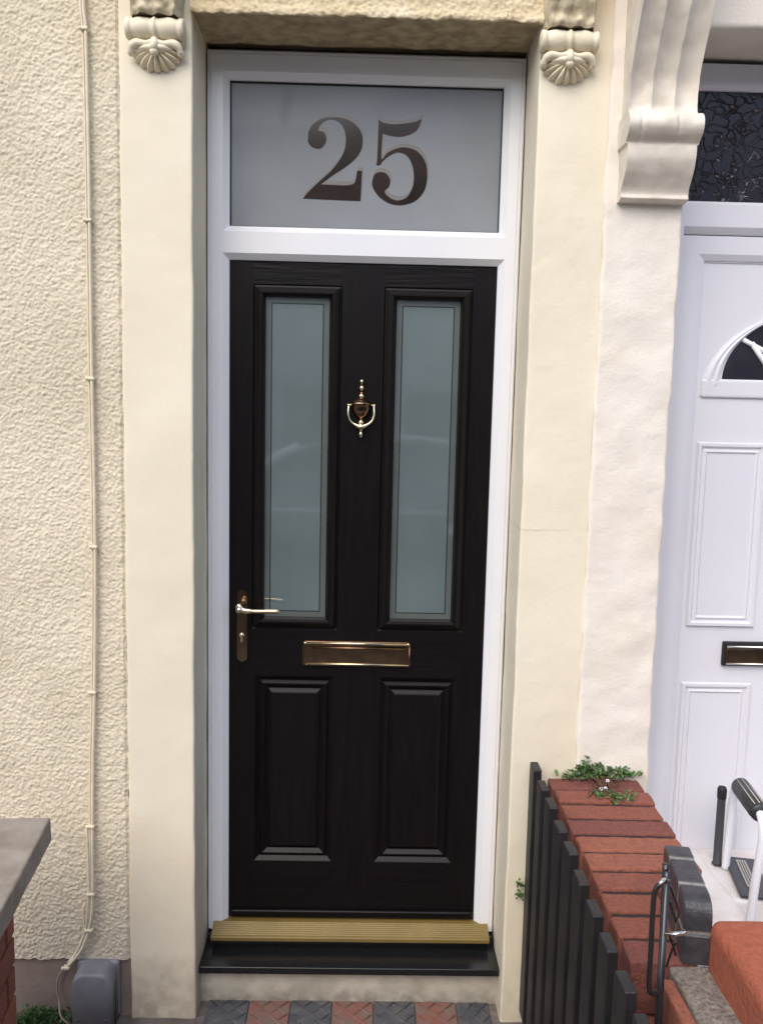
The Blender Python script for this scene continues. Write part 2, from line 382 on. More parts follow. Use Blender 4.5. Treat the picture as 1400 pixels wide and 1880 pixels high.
# lintel: roughcast face with a ragged arris, painted soffit running back
b_ = MB(); lx0, lx1 = -.449, .446
def li(u, v):
    x = lx0+(lx1-lx0)*u; L1 = .25; L2 = .19; sdist = v*(L1+L2)
    rag = .006*noise.noise(Vector((x*16, 0, 2)))+.005*noise.noise(Vector((x*55, 0, 2)))
    if sdist <= L1:
        z = 2.815-sdist; t = sdist/L1; h = rough_h((x, 0, z), .0055)
        lip = .006*max(0, 1-abs(z-2.575)/.02)
        return (x, FY-.012-h-lip, z+rag*max(0, (t-.85)/.15))
    q = sdist-L1; h = .004*noise.noise(Vector((x*12, q*12, 5)))+.002*noise.noise(Vector((x*50, q*50, 5)))
    k = max(0, 1-q/.03)
    return (x, FY-.012+q*1.0+.004*(1-k), 2.568+h+rag*k+.004*(1-k))
nu, nv = 250, 122
vs = [li(i/nu, j/nv) for j in range(nv+1) for i in range(nu+1)]; jb = int(nv*.25/.44)+2
fa = [(j*(nu+1)+i, j*(nu+1)+i+1, (j+1)*(nu+1)+i+1, (j+1)*(nu+1)+i) for j in range(nv) for i in range(nu)]
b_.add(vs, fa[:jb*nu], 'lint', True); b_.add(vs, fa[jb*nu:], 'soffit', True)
b_.box(lx0, lx1, FY, .06, 2.585, 3.3, 'lint')
part(b_, 'lintel', label='roughcast lintel with a ragged lower edge over the door')
# frame
FR = MB()
oL, oR, gL, gR = -.443, .4394, -.383, .382
zT, gT, gB, dT = 2.557, 2.4826, 2.0885, 1.9956
bv = .017
def q4(mb, x0, x1, z0, z1, y, m): mb.add([(x0, y, z0), (x1, y, z0), (x1, y, z1), (x0, y, z1)], [(0, 1, 2, 3)], m)
ol = .012
q4(FR, oL+ol, gL-bv, -.03, zT-ol, 0, 'upvc'); q4(FR, gR+bv, oR-ol, -.03, zT-ol, 0, 'upvc')
q4(FR, gL-bv, gR+bv, gT+bv, zT-ol, 0, 'upvc'); q4(FR, gL-bv, gR+bv, dT+bv, gB-bv, 0, 'upvc')
# outer lip (one small step) all round
for (a, y) in (((0, .0), .004),): pass
st = [(0, .06), (0, .005), (.004, .0025), (ol-.002, .0025), (ol, 0)]
vs = []
for ins, y in st: vs += [(oL+ins, y, -.03), (oL+ins, y, zT-ins), (oR-ins, y, zT-ins), (oR-ins, y, -.03)]
FR.add(vs, [(i*4+k, i*4+k+1, i*4+5+k, i*4+4+k) for i in range(4) for k in range(3)], 'upvc')
FR.rects(gL-bv, gR+bv, gB-bv, gT+bv, [(0, 0), (bv*.85, .014), (bv, .016), (bv, .028)], 'upvc')
FR.rects(gL, gR, gB, gT, [(0, .024), (.003, .0245), (.003, .03)], 'dark')
vs = []
for ins, y in [(-bv, 0), (-.002, .014), (0, .016), (0, .05)]: vs += [(gL+ins, y, -.03), (gL+ins, y, dT-ins), (gR-ins, y, dT-ins), (gR-ins, y, -.03)]
FR.add(vs, [(i*4+k, i*4+k+1, i*4+5+k, i*4+4+k) for i in range(3) for k in range(3)], 'upvc')
frame = part(FR, 'door_frame', label='white plastic door frame with a fanlight above the transom')
g_ = MB(); q4(g_, gL, gR, gB, gT, .030, 'fan'); g_.box(gL, gR, .034, .04, gB, gT, 'dark')
fan = g_.build('fanlight_glass', frame, Matrix.Identity(4), False); fan['label'] = 'frosted grey fanlight glass'
two = [(-0.165,2.337),(-0.163,2.356),(-0.151,2.375),(-0.128,2.39),(-0.102,2.395),(-0.072,2.394),(-0.042,2.384),(-0.019,2.363),(-0.011,2.338),(-0.015,2.309),(-0.031,2.284),(-0.06,2.26),(-0.089,2.241),(-0.112,2.224),(-0.127,2.212),(-0.059,2.211),(-0.039,2.214),(-0.03,2.223),(-0.025,2.252),(-0.011,2.252),(-0.014,2.169),(-0.177,2.172),(-0.165,2.188),(-0.132,2.22),(-0.099,2.25),(-0.074,2.282),(-0.061,2.311),(-0.059,2.343),(-0.066,2.368),(-0.082,2.384),(-0.102,2.389),(-0.121,2.382),(-0.134,2.369),(-0.135,2.358),(-0.121,2.354),(-0.114,2.341),(-0.115,2.326),(-0.127,2.311),(-0.141,2.309),(-0.156,2.315),(-0.165,2.327)]
five = [(0.033,2.393),(0.044,2.385),(0.07,2.381),(0.102,2.383),(0.135,2.389),(0.155,2.398),(0.144,2.37),(0.123,2.355),(0.097,2.348),(0.07,2.349),(0.045,2.355),(0.043,2.287),(0.058,2.302),(0.084,2.315),(0.111,2.319),(0.144,2.309),(0.168,2.279),(0.174,2.241),(0.167,2.203),(0.141,2.173),(0.101,2.161),(0.068,2.165),(0.038,2.183),(0.019,2.21),(0.019,2.228),(0.025,2.244),(0.041,2.25),(0.058,2.246),(0.069,2.229),(0.066,2.211),(0.054,2.198),(0.062,2.186),(0.078,2.176),(0.096,2.174),(0.117,2.183),(0.132,2.208),(0.136,2.24),(0.13,2.272),(0.115,2.296),(0.091,2.305),(0.068,2.297),(0.049,2.282),(0.039,2.269),(0.028,2.269),(0.031,2.288)]
CR_T = {14, 15, 18, 19, 20, 21}; CR_F = {0, 5, 10, 43}
def sm2(P, corners):
    N = len(P); out = []
    for i in range(N):
        a, b2, c, d2 = P[(i-1) % N], P[i], P[(i+1) % N], P[(i+2) % N]
        if i in corners: a = b2
        if (i+1) % N in corners: d2 = c
        for j in range(4):
            t = j/4; out.append(tuple(.5*((2*b2[k])+(c[k]-a[k])*t+(2*a[k]-5*b2[k]+4*c[k]-d2[k])*t*t+(3*b2[k]-a[k]-3*c[k]+d2[k])*t**3) for k in (0, 1)))
    return out
for nm, P, cr in (('digit_two', two, CR_T), ('digit_five', five, CR_F)):
    q = sm2(P, cr)
    g_ = MB(); g_.poly(q, .0290, .0298, 'number'); g_.poly([(x+.003, z+.011) for x, z in q], .0294, .0299, 'numshadow')
    g_.build(nm, frame, Matrix.Identity(4))
# black door
D = MB(); dy = .022
def hplane(x0, x1, z0, z1, m): q4(D, x0, x1, z0, z1, dy, m)
U = (.060, .316, .920, 1.932); Lw = (.066, .306, .184, .776)
zs = .0; 
hplane(-.385, -.316, 0, 2.0, 'door'); hplane(.316, .385, 0, 2.0, 'door'); hplane(-.060, .060, 0, 2.0, 'door')
for s in (-1, 1):
    def hp(a, c, z0, z1, m): hplane(min(s*a, s*c), max(s*a, s*c), z0, z1, m)
    hp(.06, .316, 1.932, 2.0, 'doorh'); hp(.06, .316, .776, .920, 'doorh'); hp(.06, .316, 0, .184, 'doorh')
    hp(.06, .066, .184, .776, 'door'); hp(.306, .316, .184, .776, 'door')
    a, c = sorted((s*U[0], s*U[1]))
    D.rects(a, c, U[2], U[3], [(0, dy), (.004, dy+.004), (.008, dy+.003), (.010, dy-.004), (.022, dy-.013), (.026, dy-.013), (.032, dy-.006), (.036, dy+.016)], 'door')
    a, c = sorted((s*Lw[0], s*Lw[1]))
    D.rects(a, c, Lw[2], Lw[3], [(0, dy), (.002, dy+.001), (.014, dy+.009), (.016, dy+.009), (.024, dy+.001), (.027, dy+.001), (.039, dy+.009), (.041, dy+.009), (.051, dy+.001), (.054, dy)], 'door', fill='door')
# end edges, weather bar
D.add([(-.385, dy, 0), (.385, dy, 0), (.385, .06, 0), (-.385, .06, 0)], [(0, 1, 2, 3)], 'dark')
D.rbox(-.376, .377, dy-.014, dy, .004, .028, 'doorh', r=.006)
D.box(-.385, .385, .046, .062, .0, 2.0, 'dark')
door = part(D, 'front_door', label='black panelled front door with two tall frosted panes')
I4 = Matrix.Identity(4)
for s in (-1, 1):
    x0, x1 = sorted((s*.097, s*.281)); z0, z1 = .956, 1.897; y = dy+.013
    g_ = MB()
    g_.rects(x0, x1, z0, z1, [(0, y), (.0160, y)], 'glassrim'); g_.rects(x0, x1, z0, z1, [(.0160, y), (.0192, y)], 'line')
    g_.rects(x0, x1, z0, z1, [(.0192, y), (.021, y)], 'glass', fill='glass')
    g_.build('glass_pane', door, I4, False)
# knocker
k = MB(); ky = dy-.006
k.lathe([(.0003, 1.668), (.0045, 1.665), (.0058, 1.661), (.004, 1.6565), (.0025, 1.653), (.004, 1.648), (.006, 1.642), (.009, 1.6385), (.006, 1.636), (.0035, 1.633), (.004, 1.628), (.0085, 1.624), (.010, 1.618), (.007, 1.613), (.010, 1.611), (.020, 1.606), (.029, 1.600), (.031, 1.597), (.030, 1.594), (.026, 1.592), (.027, 1.585), (.0255, 1.575), (.021, 1.565), (.013, 1.557), (.007, 1.553), (.0055, 1.550), (.009, 1.546), (.0095, 1.542), (.006, 1.538), (.0003, 1.537)], 'brassd', o=(0, ky, 0), sy=.8)
k.lathe([(.0003, 1.530), (.006, 1.529), (.0045, 1.520), (.003, 1.517), (.0048, 1.512), (.006, 1.507), (.004, 1.502), (.003, 1.499), (.0003, 1.497)], 'brass', o=(0, ky-.004, 0))
k.ball((0, ky-.006, 1.6185), .0088, 'brass', sz=.9); k.ball((0, ky-.003, 1.661), .006, 'brass'); k.ball((0, ky-.008, 1.5425), .0085, 'brass')
k.ball((0, ky-.003, 1.642), .007, 'brass', sz=1.1)
bow = smooth_pts([(-.0365, ky-.006, 1.590), (-.0375, ky-.009, 1.575), (-.0365, ky-.011, 1.560), (-.030, ky-.012, 1.546), (-.016, ky-.013, 1.536), (0, ky-.013, 1.530), (.016, ky-.013, 1.536), (.030, ky-.012, 1.546), (.0365, ky-.011, 1.560), (.0375, ky-.009, 1.575), (.0365, ky-.006, 1.590)], 5)
k.tube(bow, [.0034+.0042*max(0, 1-abs(p.x)/.020) for p in bow], 'brass', n=10)
for s in (-1, 1): k.ball((s*.0375, ky-.004, 1.5925), .0042, 'brass'); k.tube([(s*.024, ky, 1.5925), (s*.040, ky, 1.5925)], .0028, 'brass')
k.build('door_knocker', door, I4)['label'] = 'brass urn door knocker'
# lever handle
k = MB(); hx = -.3435
pl = []
for i in range(17): a = math.pi*i/16; pl.append((hx+.0155*math.cos(a), 1.024+.0155*math.sin(a)))
for i in range(17): a = math.pi+math.pi*i/16; pl.append((hx+.0155*math.cos(a), .835+.0155*math.sin(a)))
k.poly(pl, dy-.006, dy, 'brassd'); k.poly([(hx+(x-hx)*.82, .9265+(z-.9265)*.97) for x, z in pl], dy-.0085, dy-.006, 'brassd')
k.lathe([(.0003, -.052), (.009, -.050), (.0105, -.040), (.0105, .015)], 'brass', o=(hx, 0, .992), axis='y')
lv = smooth_pts([(hx-.004, -.030, 1.003), (hx+.004, -.036, .994), (hx+.018, -.040, .989), (hx+.045, -.040, .988), (hx+.08, -.038, .988), (-.228, -.034, .987)], 4)
k.tube(lv, [.010]*6+[.0085]*5+[.0065]*(len(lv)-12)+[.0055], 'brass', n=12)
k.lathe([(.0003, -.004), (.0075, -.003), (.0078, .012)], 'brass', o=(hx, dy-.012, .903), axis='y'); k.rbox(hx-.0036, hx+.0036, dy-.014, dy-.006, .880, .903, 'brass', r=.003)
k.build('door_handle', door, I4)['label'] = 'brass lever handle on a long backplate'
# letter plate
k = MB()
def rrect(hw, z0, z1, r, n=6):
    P = []
    for cx, cz, a0 in ((hw-r, z1-r, 0), (-hw+r, z1-r, 90), (-hw+r, z0+r, 180), (hw-r, z0+r, 270)):
        for i in range(n+1): a = R(a0+90*i/n); P.append((cx+r*math.cos(a), cz+r*math.sin(a)))
    return P
k.poly(rrect(.1625, .811, .888, .008), dy-.005, dy, 'brassd')
P = rrect(.159, .8145, .8845, .007); ring = [(x, dy-.006, z) for x, z in P]; k.tube(ring+[ring[0]], .0022, 'brassd', n=8)
k.rbox(-.148, .148, dy-.012, dy-.004, .820, .868, 'brassd', r=.002)
k.tube([(-.150, dy-.010, .8815), (.150, dy-.010, .8815)], .0036, 'brass', n=10); k.tube([(-.147, dy-.011, .868), (.147, dy-.011, .868)], .0032, 'brassd', n=10)
k.tube([(-.147, dy-.013, .8185), (.147, dy-.013, .8185)], .0032, 'brass', n=10)
for s in (-1, 1): k.ball((s*.1545, dy-.008, .881), .005, 'brass')
k.build('letter_plate', door, I4)['label'] = 'brass letter plate with dark reflections in its colour'
# threshold, sill, step
k = MB(); prof = [(.03, -.001)]
for i in range(7): y = -.004-.0065*i; z = -.004-.0026*i; prof += [(y+.0016, z+.0012), (y, z-.0012), (y-.0025, z-.0012), (y-.0041, z+.0002)]
prof += [(-.0515, -.0215), (-.053, -.024), (-.053, -.034), (-.03, -.036), (.03, -.036)]
vs = [(-.4255, y, z) for y, z in prof]+[(.4235, y, z) for y, z in prof]; N = len(prof)
k.add(vs, [(i, i+1, N+i+1, N+i) for i in range(N-1)]+[tuple(range(N)), tuple(range(N, 2*N))], 'gold'); part(k, 'threshold', label='gold ridged metal threshold strip')
k = MB(); k.rbox(-.446, .4435, -.140, .03, -.082, -.060, 'granite', r=.003, res=.1); k.box(-.44, .44, -.02, .03, -.06, -.037, 'granite'); part(k, 'door_sill', label='polished black granite sill')
k = MB(); k.rbox(-.46, .455, -.104, .03, GZ-.03, -.084, 'step', r=.008, res=.02, amp=.004, freq=9); part(k, 'doorstep', label='cream painted stone step')
# carved corbels
def corbel(cx):
    k = MB(); y0 = FY
    # acanthus leaf block above the roll, leaning outward as it rises
    def leafb(u, v):
        x = (u-.5)*2; z = 2.544+.26*v; wv = .064+.006*math.sin(v*5)
        y = y0-.035-.055*v-.02*math.sin(v*3.1)
        rib = .010*abs(math.sin(x*4.7+v*3*(1 if x > 0 else -1)))*(.5+.5*math.cos(x*1.2))
        lobe = .012*math.exp(-((v-.03)/.05)**2)*(1+.6*math.sin(x*9))
        e = max(0, abs(x)-.78)/.22
        y = y-rib-lobe+.004*noise.noise(Vector((x*6, v*16, cx*9)))
        y = y+(y0+.01-y)*e**2
        return (cx+x*wv, y, z)
    k.grid(50, 60, leafb, 'corbtop'); k.box(cx-.062, cx+.062, y0-.03, y0+.01, 2.55, 2.9, 'corbtop')
    # horizontal roll with collars
    pr = [(.0003, -.073), (.022, -.073), (.026, -.070), (.0255, -.060), (.0225, -.058), (.0235, -.056), (.0265, -.045), (.0280, -.035), (.0262, -.014), (.0235, -.011), (.026, -.0085), (.0245, -.0045), (.0285, -.003), (.0285, .003), (.0245, .0045), (.026, .0085), (.0235, .011), (.0262, .014), (.0280, .035), (.0265, .045), (.0235, .056), (.0225, .058), (.0255, .060), (.026, .070), (.022, .073), (.0003, .073)]
    k.lathe(pr, 'corb', o=(cx, y0-.026, 2.517), axis='x', n=28)
    k.box(cx-.066, cx+.066, y0-.022, y0+.01, 2.486, 2.545, 'corb')
    # scallop shell below
    def shell(u, v):
        th = math.pi+math.pi*u; n_ = 9; ph = u*n_
        sc = abs(math.sin(math.pi*ph)); rad = (.058+.009*sc)*v; 
        x = cx+rad*math.cos(th)*1.0; z = 2.470+rad*math.sin(th)*(.74+.02*math.sin(ph*2.3))
        dome = .026*(1-(v**3))+.004
        y = y0-dome-.014*v*(1-v**6)*(sc-.25)*1.3
        if v > .999: y = y0+.004
        return (x, y, z)
    k.grid(108, 18, shell, 'corb')
    k.ball((cx, y0-.018, 2.470), .03, 'corb', sx=1.7, sz=.45)
    for s in (-1, 1):
        c = smooth_pts([(cx, y0-.036, 2.485), (cx+s*.022, y0-.036, 2.479), (cx+s*.045, y0-.034, 2.481), (cx+s*.058, y0-.030, 2.474), (cx+s*.063, y0-.024, 2.461)], 4)
        k.tube(c, [.0095-.0015*math.sin(i*.5) for i in range(len(c))], 'corb', n=10); k.ball((cx+s*.0625, y0-.022, 2.462), .0095, 'corb')
    c = [(cx, y0-.040, 2.488), (cx, y0-.046, 2.474), (cx, y0-.045, 2.460)]
    k.tube(c, [.009, .0095, .010], 'corb', n=12); k.ball((cx, y0-.045, 2.457), .0105, 'corb')
    o = part(k, 'corbel'); return o
corbel(-.5335)['label'] = 'carved scallop corbel left of the fanlight'; corbel(.510)['label'] = 'carved scallop corbel right of the fanlight'
# rest of the house front above the picture and its solid body behind
k = MB(); k.box(-3.2, .63, -.16, .3, 3.3, 5.8, 'rough'); k.box(-3.2, -.45, .05, .3, GZ, 3.3, 'plinth'); k.box(-.45, .63, .07, .3, GZ, 3.3, 'plinth'); part(k, 'upper_wall')

# ================================================================== NEIGHBOUR HOUSE
NH = empty('terraced_house', (1.3, 0, GZ), 'off-white rendered house next door with a white plastic door', 'house')
NX = Matrix.Translation((-1.3, 0, -GZ))
def npart(mb, name, label=None, fix=True):
    o = mb.build(name, NH, NX, fix)
    if label: o['label'] = label
    return o
k = MB(); k.rbox(.6255, .833, FY-.008, .10, GZ-.03, 3.3, 'npil', r=.010, res=.014, amp=.0045, freq=11, seg=3); npart(k, 'pilaster', 'rough off-white pilaster')
k = MB(); k.rbox(1.86, 2.07, FY-.008, .10, GZ-.03, 3.3, 'npil', r=.010, res=.05, amp=.004, freq=9); k.box(2.07, 3.4, FY, .1, GZ-.03, 3.3, 'npil'); npart(k, 'side_wall')
k = MB(); k.rbox(.80, 1.90, FY-.012, .10, 2.570, 3.3, 'npil', r=.012, res=.03, amp=.005, freq=7); npart(k, 'lintel')
k = MB(); k.box(.63, 3.4, -.16, .3, 3.3, 5.8, 'npil'); k.box(.63, 3.4, .12, .3, GZ, 3.3, 'plinth'); npart(k, 'upper_wall')
# fluted console bracket
k = MB(); bx0, bx1 = .658, .832
PR = [(2.128, -.170), (2.130, -.204), (2.133, -.222), (2.139, -.224), (2.146, -.219), (2.16, -.223), (2.18, -.236), (2.20, -.250), (2.225, -.261), (2.25, -.262), (2.262, -.258), (2.268, -.264), (2.280, -.280), (2.297, -.290), (2.315, -.288), (2.330, -.274), (2.336, -.256), (2.342, -.248), (2.36, -.246), (2.40, -.247), (2.43, -.253), (2.47, -.272), (2.52, -.300), (2.57, -.328), (2.63, -.356), (2.70, -.388), (2.80, -.42), (2.95, -.44)]
_q = smooth_pts([(0, b2, a2) for a2, b2 in PR], 8); PRS = sorted((p.z, p.y) for p in _q)
def bk(u, v):
    z = 2.128+.82*v; y = interp(PRS, z); x = bx0+(bx1-bx0)*u
    wdt = .006 if 2.26 < z < 2.335 else 0
    fl = 0
    if z > 2.338: 
        ff = (u*3) % 1.; fl = .013*(1-abs(2*ff-1)**2.2)*min(1, (z-2.338)/.02)
        if u > .985 or u < .015: fl = 0
    elif 2.262 < z < 2.338:
        ff = (u*2+.15) % 1.; fl = .004*math.exp(-((ff-.5)/.05)**2)
    y += fl+.003*noise.noise(Vector((x*22, z*22, 4)))
    x += (wdt if u > .5 else -wdt)*abs(2*u-1)
    return (x+.002*noise.noise(Vector((z*18, 0, 1))), y, z)
k.grid(72, 240, bk, 'nstone')
for uu_ in (0, 1): k.grid(1, 240, lambda a, v, uu_=uu_: (lambda p: (p[0], p[1]+(FY+.02-p[1])*a, p[2]))(bk(uu_, v)), 'nstone', smooth=False)
npart(k, 'console_bracket', 'fluted scroll bracket beside the neighbouring fanlight')
# neighbour frame and door
NF = MB(); nL, nR = .860, 1.84; ngL, ngR = .915, 1.785; nT, ngT, ngB = 2.557, 2.489, 2.189
q4(NF, nL, ngL-.01, .2, nT, 0, 'nupvc'); q4(NF, ngR+.01, nR, .2, nT, 0, 'nupvc'); q4(NF, ngL-.01, ngR+.01, ngT+.01, nT, 0, 'nupvc'); q4(NF, ngL-.01, ngR+.01, 2.118, ngB-.01, 0, 'nupvc')
NF.rects(ngL-.01, ngR+.01, ngB-.01, ngT+.01, [(0, 0), (.01, .010), (.01, .02)], 'nupvc')
# sash head/jambs around the leaf
q4(NF, .86, .955, .2, 2.095, .012, 'nupvc'); q4(NF, 1.745, 1.84, .2, 2.095, .012, 'nupvc'); q4(NF, .955, 1.745, 2.045, 2.095, .012, 'nupvc')
NF.add([(nL, 0, 2.118), (nR, 0, 2.118), (nR, .014, 2.098), (nL, .014, 2.098)], [(0, 1, 2, 3)], 'nupvc')
NF.add([(nL, .0135, 2.098), (nR, .0135, 2.098), (nR, .0125, 2.094), (nL, .0125, 2.094)], [(0, 1, 2, 3)], 'dark')
vs = []
for ins, y in [(0, .012), (.010, .020), (.012, .022), (.012, .034)]: vs += [(.955+ins*1.8, y, .2), (.955+ins*1.8, y, 2.045-ins*1.5), (1.745-ins*1.8, y, 2.045-ins*1.5), (1.745-ins*1.8, y, .2)]
NF.add(vs, [(i*4+a, i*4+a+1, i*4+5+a, i*4+4+a) for i in range(3) for a in range(3)], 'nupvc')
NF.box(nL, ngL-.011, .035, .1, .2, nT, 'nupvc'); NF.box(ngR+.011, nR, .035, .1, .2, nT, 'nupvc')
nframe = npart(NF, 'door_frame')
g_ = MB(); g_.box(ngL, ngR, .018, .03, ngB, ngT, 'fanlightn'); g_.build('fanlight_glass', nframe, I4)['label'] = 'dark fanlight glass with a pressed leaf pattern'
ND = MB(); y = .028
ND.box(.965, 1.735, y, .06, .1, 2.035, 'nupvc')
def rp_(x0, x1, z0, z1): ND.rects(x0, x1, z0, z1, [(0, y-.001), (.004, y-.009), (.012, y-.009), (.018, y-.002), (.022, y-.002), (.028, y-.006), (.034, y-.001)], 'nupvc', fill='nupvc')
rp_(.992, 1.200, .951, 1.508); rp_(1.50, 1.708, .951, 1.508); rp_(.990, 1.205, .14, .777); rp_(1.495, 1.71, .14, .777)
ND.rects(.973, 1.727, .12, 2.028, [(0, y-.0005), (.002, y-.004), (.004, y-.004), (.006, y-.0005)], 'nupvc')
# arched moulding round the sunburst window
cx, cz = 1.35, 1.64
def arch(u, v):
    tab = [(0, .000), (.12, -.006), (.35, -.010), (.55, -.006), (.7, -.012), (1, -.003)]
    th = math.pi*(1-u); a = .362-(.362-.298)*v; b2 = .262-(.262-.205)*v; base = cz+.0+.050*v
    return (cx+a*math.cos(th), y+interp(tab, v), base+b2*math.sin(th)-.0)
ND.grid(60, 16, arch, 'nupvc')
ND.rbox(cx-.358, cx+.358, y-.0085, y+.004, cz-.002, cz+.052, 'nupvc', r=.007)
ndoor = npart(ND, 'front_door', 'white plastic door with a sunburst window and moulded panels')
g_ = MB(); th = [math.pi*(1-i/40) for i in range(41)]
pts = [(cx+.299*math.cos(t), cz+.0505+.205*math.sin(t)) for t in th]; g_.poly(pts, y-.002, y+.004, 'nglassdark')
for aa in (35, 62, 90, 118, 145):
    c_, s_ = math.cos(R(aa)), math.sin(R(aa)); g_.tube([(cx+.09*c_, y-.005, cz+.05+.06*s_), (cx+.298*c_, y-.005, cz+.05+.204*s_)], .007, 'whitetube', n=8)
g_.tube([(cx-.218, y-.005, cz+.158), (cx-.17, y-.005, cz+.095), (cx-.14, y-.005, cz+.054)], .008, 'whitetube', n=8)
g_.tube([(cx+.09*math.cos(t), y-.005, cz+.05+.06*math.sin(t)) for t in th], .007, 'whitetube', n=8)
g_.build('sunburst_window', ndoor, I4)
g_ = MB(); g_.rbox(1.108, 1.43, y-.012, y, .832, .907, 'dark', r=.004); g_.rbox(1.118, 1.42, y-.018, y-.011, .842, .888, 'brassd', r=.003)
g_.tube([(1.118, y-.017, .893), (1.42, y-.017, .893)], .0035, 'steel'); g_.tube([(1.118, y-.017, .840), (1.42, y-.017, .840)], .0025, 'steel')
g_.build('letter_plate', ndoor, I4)['label'] = 'dark letter plate with bright edges'
k = MB(); k.rbox(.825, 1.075, -.40, .03, GZ-.02, .245, 'nstep', r=.018, res=.02, amp=.004, freq=10, seg=3)
k.rbox(1.06, 1.80, -.262, .03, GZ-.02, .241, 'nstep', r=.010, res=.03, amp=.003, freq=10); npart(k, 'doorstep', 'worn white painted doorstep')

# ================================================================== THINGS ON THE WALL
c_ = empty('cable', (-.72, -.19, 0), 'cream painted cable clipped down the roughcast wall', 'cable'); CX = Matrix.Translation((.72, .19, 0))
k = MB(); cy = -.191
cab = smooth_pts([(-.722, cy, 3.2), (-.718, cy, 2.62), (-.713, cy, 2.52), (-.711, cy, 2.28), (-.711, cy, 2.055), (-.7115, cy, 1.85), (-.712, cy, 1.638), (-.7105, cy, 1.4), (-.711, cy, 1.194), (-.714, cy, 1.0), (-.720, cy, .78), (-.7275, cy, .58), (-.732, cy, .397), (-.734, cy, .202), (-.742, cy, .110), (-.768, cy, .028), (-.808, cy, -.026)], 5)
k.tube(cab, .0045, 'cable', n=8)
k.tube([Vector((p.x-.0085, p.y+.003, p.z)) for p in cab if p.z > -.02], .0032, 'cable', n=8); k.build('cable_run', c_, CX)
k = MB(); k.tube(smooth_pts([(-.748, cy, .40), (-.745, cy, .25), (-.7485, cy, .16), (-.760, cy, .075), (-.79, cy, .004), (-.812, cy, -.030)], 5), .0034, 'cable', n=8)
k.tube(smooth_pts([(-.757, cy+.004, .168), (-.760, cy-.003, .150), (-.7605, cy, .10), (-.765, cy, .070)], 4), .003, 'cable', n=8); k.build('spare_strand', c_, CX)
k = MB(); k.tube(smooth_pts([(-.808, cy, -.024), (-.826, cy+.012, -.045), (-.842, cy+.014, -.072), (-.846, cy+.012, -.105), (-.838, cy+.006, -.14), (-.826, cy-.02, -.165), (-.80, -.22, GZ+.006)], 5), .0028, 'wire', n=8)
k.build('brown_wire', c_, CX)['label'] = 'thin brown wire looping to the ground'
for i, (x, z) in enumerate([(-.713, 2.52), (-.711, 2.051), (-.712, 1.645), (-.711, 1.194), (-.721, .787), (-.732, .397), (-.734, .194), (-.7415, .085), (-.810, -.031)]):
    k = MB(); k.rbox(x-.012, x+.007, cy-.007, cy+.010, z-.0045, z+.0045, 'cable', r=.003); k.ball((x-.012, cy-.003, z), .0055, 'cable'); k.build('cable_clip', c_, CX)
# meter box
k = MB(); mx0, mx1 = -.782, -.668; mz = GZ+.004
pts = [(mx0, mz), (mx0, -.052)]+[(mx0+.030-.030*math.cos(R(a)), -.052+.040*math.sin(R(a))) for a in range(15, 91, 15)]+[(mx1-.030+.030*math.cos(R(a)), -.052+.040*math.sin(R(a))) for a in range(90, 14, -15)]+[(mx1, -.052), (mx1, mz)]
N = len(pts); lay = [(-.17, 1.), (-.215, 1.), (-.238, .985), (-.247, .95), (-.250, .88)]; mcx, mcz = (mx0+mx1)/2, -.10
vs = [(mcx+(x-mcx)*s, yy, mcz+(z-mcz)*s if z > mcz else z) for yy, s in lay for x, z in pts]
k.add(vs, [(i*N+j, i*N+(j+1) % N, (i+1)*N+(j+1) % N, (i+1)*N+j) for i in range(len(lay)-1) for j in range(N)]+[tuple(range((len(lay)-1)*N, len(lay)*N))], 'meter', True)
k.rbox(mx0-.004, mx1+.005, -.19, -.165, mz, -.012, 'meter', r=.012, seg=3)
for x_ in (mx0+.018, mx1-.018): k.lathe([(.0003, -.2515), (.004, -.251), (.0045, -.246)], 'post', o=(x_, 0, mz+.035), axis='y', n=10)
k.tube([(mx0-.0005, -.216, mz), (mx0-.0005, -.216, -.05)], .0012, 'dark', n=6); k.tube([(mx1+.0005, -.216, mz), (mx1+.0005, -.216, -.05)], .0012, 'dark', n=6)
k.lathe([(.0085, -.006), (.0085, .012), (.006, .016)], 'dark', o=(-.792, -.20, GZ+.006), axis='z', n=12)
tag(k.build('meter_box'), 'grey round-topped plastic box at the foot of the roughcast wall', 'utility box')

# ================================================================== LEFT GARDEN WALL
LX = Matrix.Translation((-.728, -.505, 0)) @ Matrix.Rotation(R(6.5), 4, 'Z')
lw = empty('gate_pier', (-1.1, -.6, GZ), 'red brick gate pier capped with a grey stone slab at far left', 'pier'); LI = Matrix.Translation((1.1, .6, -GZ)) @ LX
k = MB(); k.rbox(-.46, 0, -.50, -.0, .520, .582, 'coping', r=.006, res=.02, amp=.0025, freq=14); 
k.build('coping_stone', lw, LI)
def brickwork(k, x0, x1, y0, y1, z0, z1, mats=('b1', 'b3', 'b1', 'b2'), mort='mortar', bl=.215, bh=.065, j=.010):
    """solid brickwork running along y"""
    k.box(x0+.006, x1-.006, y0+.004, y1-.002, z0, z1-.004, mort); r_ = 0; z = z0
    while z < z1-.02:
        zt = min(z+bh, z1); yy = y0-(bl/2 if r_ % 2 else 0)
        while yy < y1:
            a, c = max(yy, y0), min(yy+bl, y1)
            if c-a > .02: k.rbox(x0+random.uniform(-.001, .001), x1+random.uniform(-.001, .001), a, c, z, zt, random.choice(mats), r=.003, seg=1)
            yy += bl+j
        z += bh+j; r_ += 1
k = MB(); brickwork(k, -.42, -.080, -.44, -.045, GZ-.02, .518); k.build('brickwork', lw, LI)

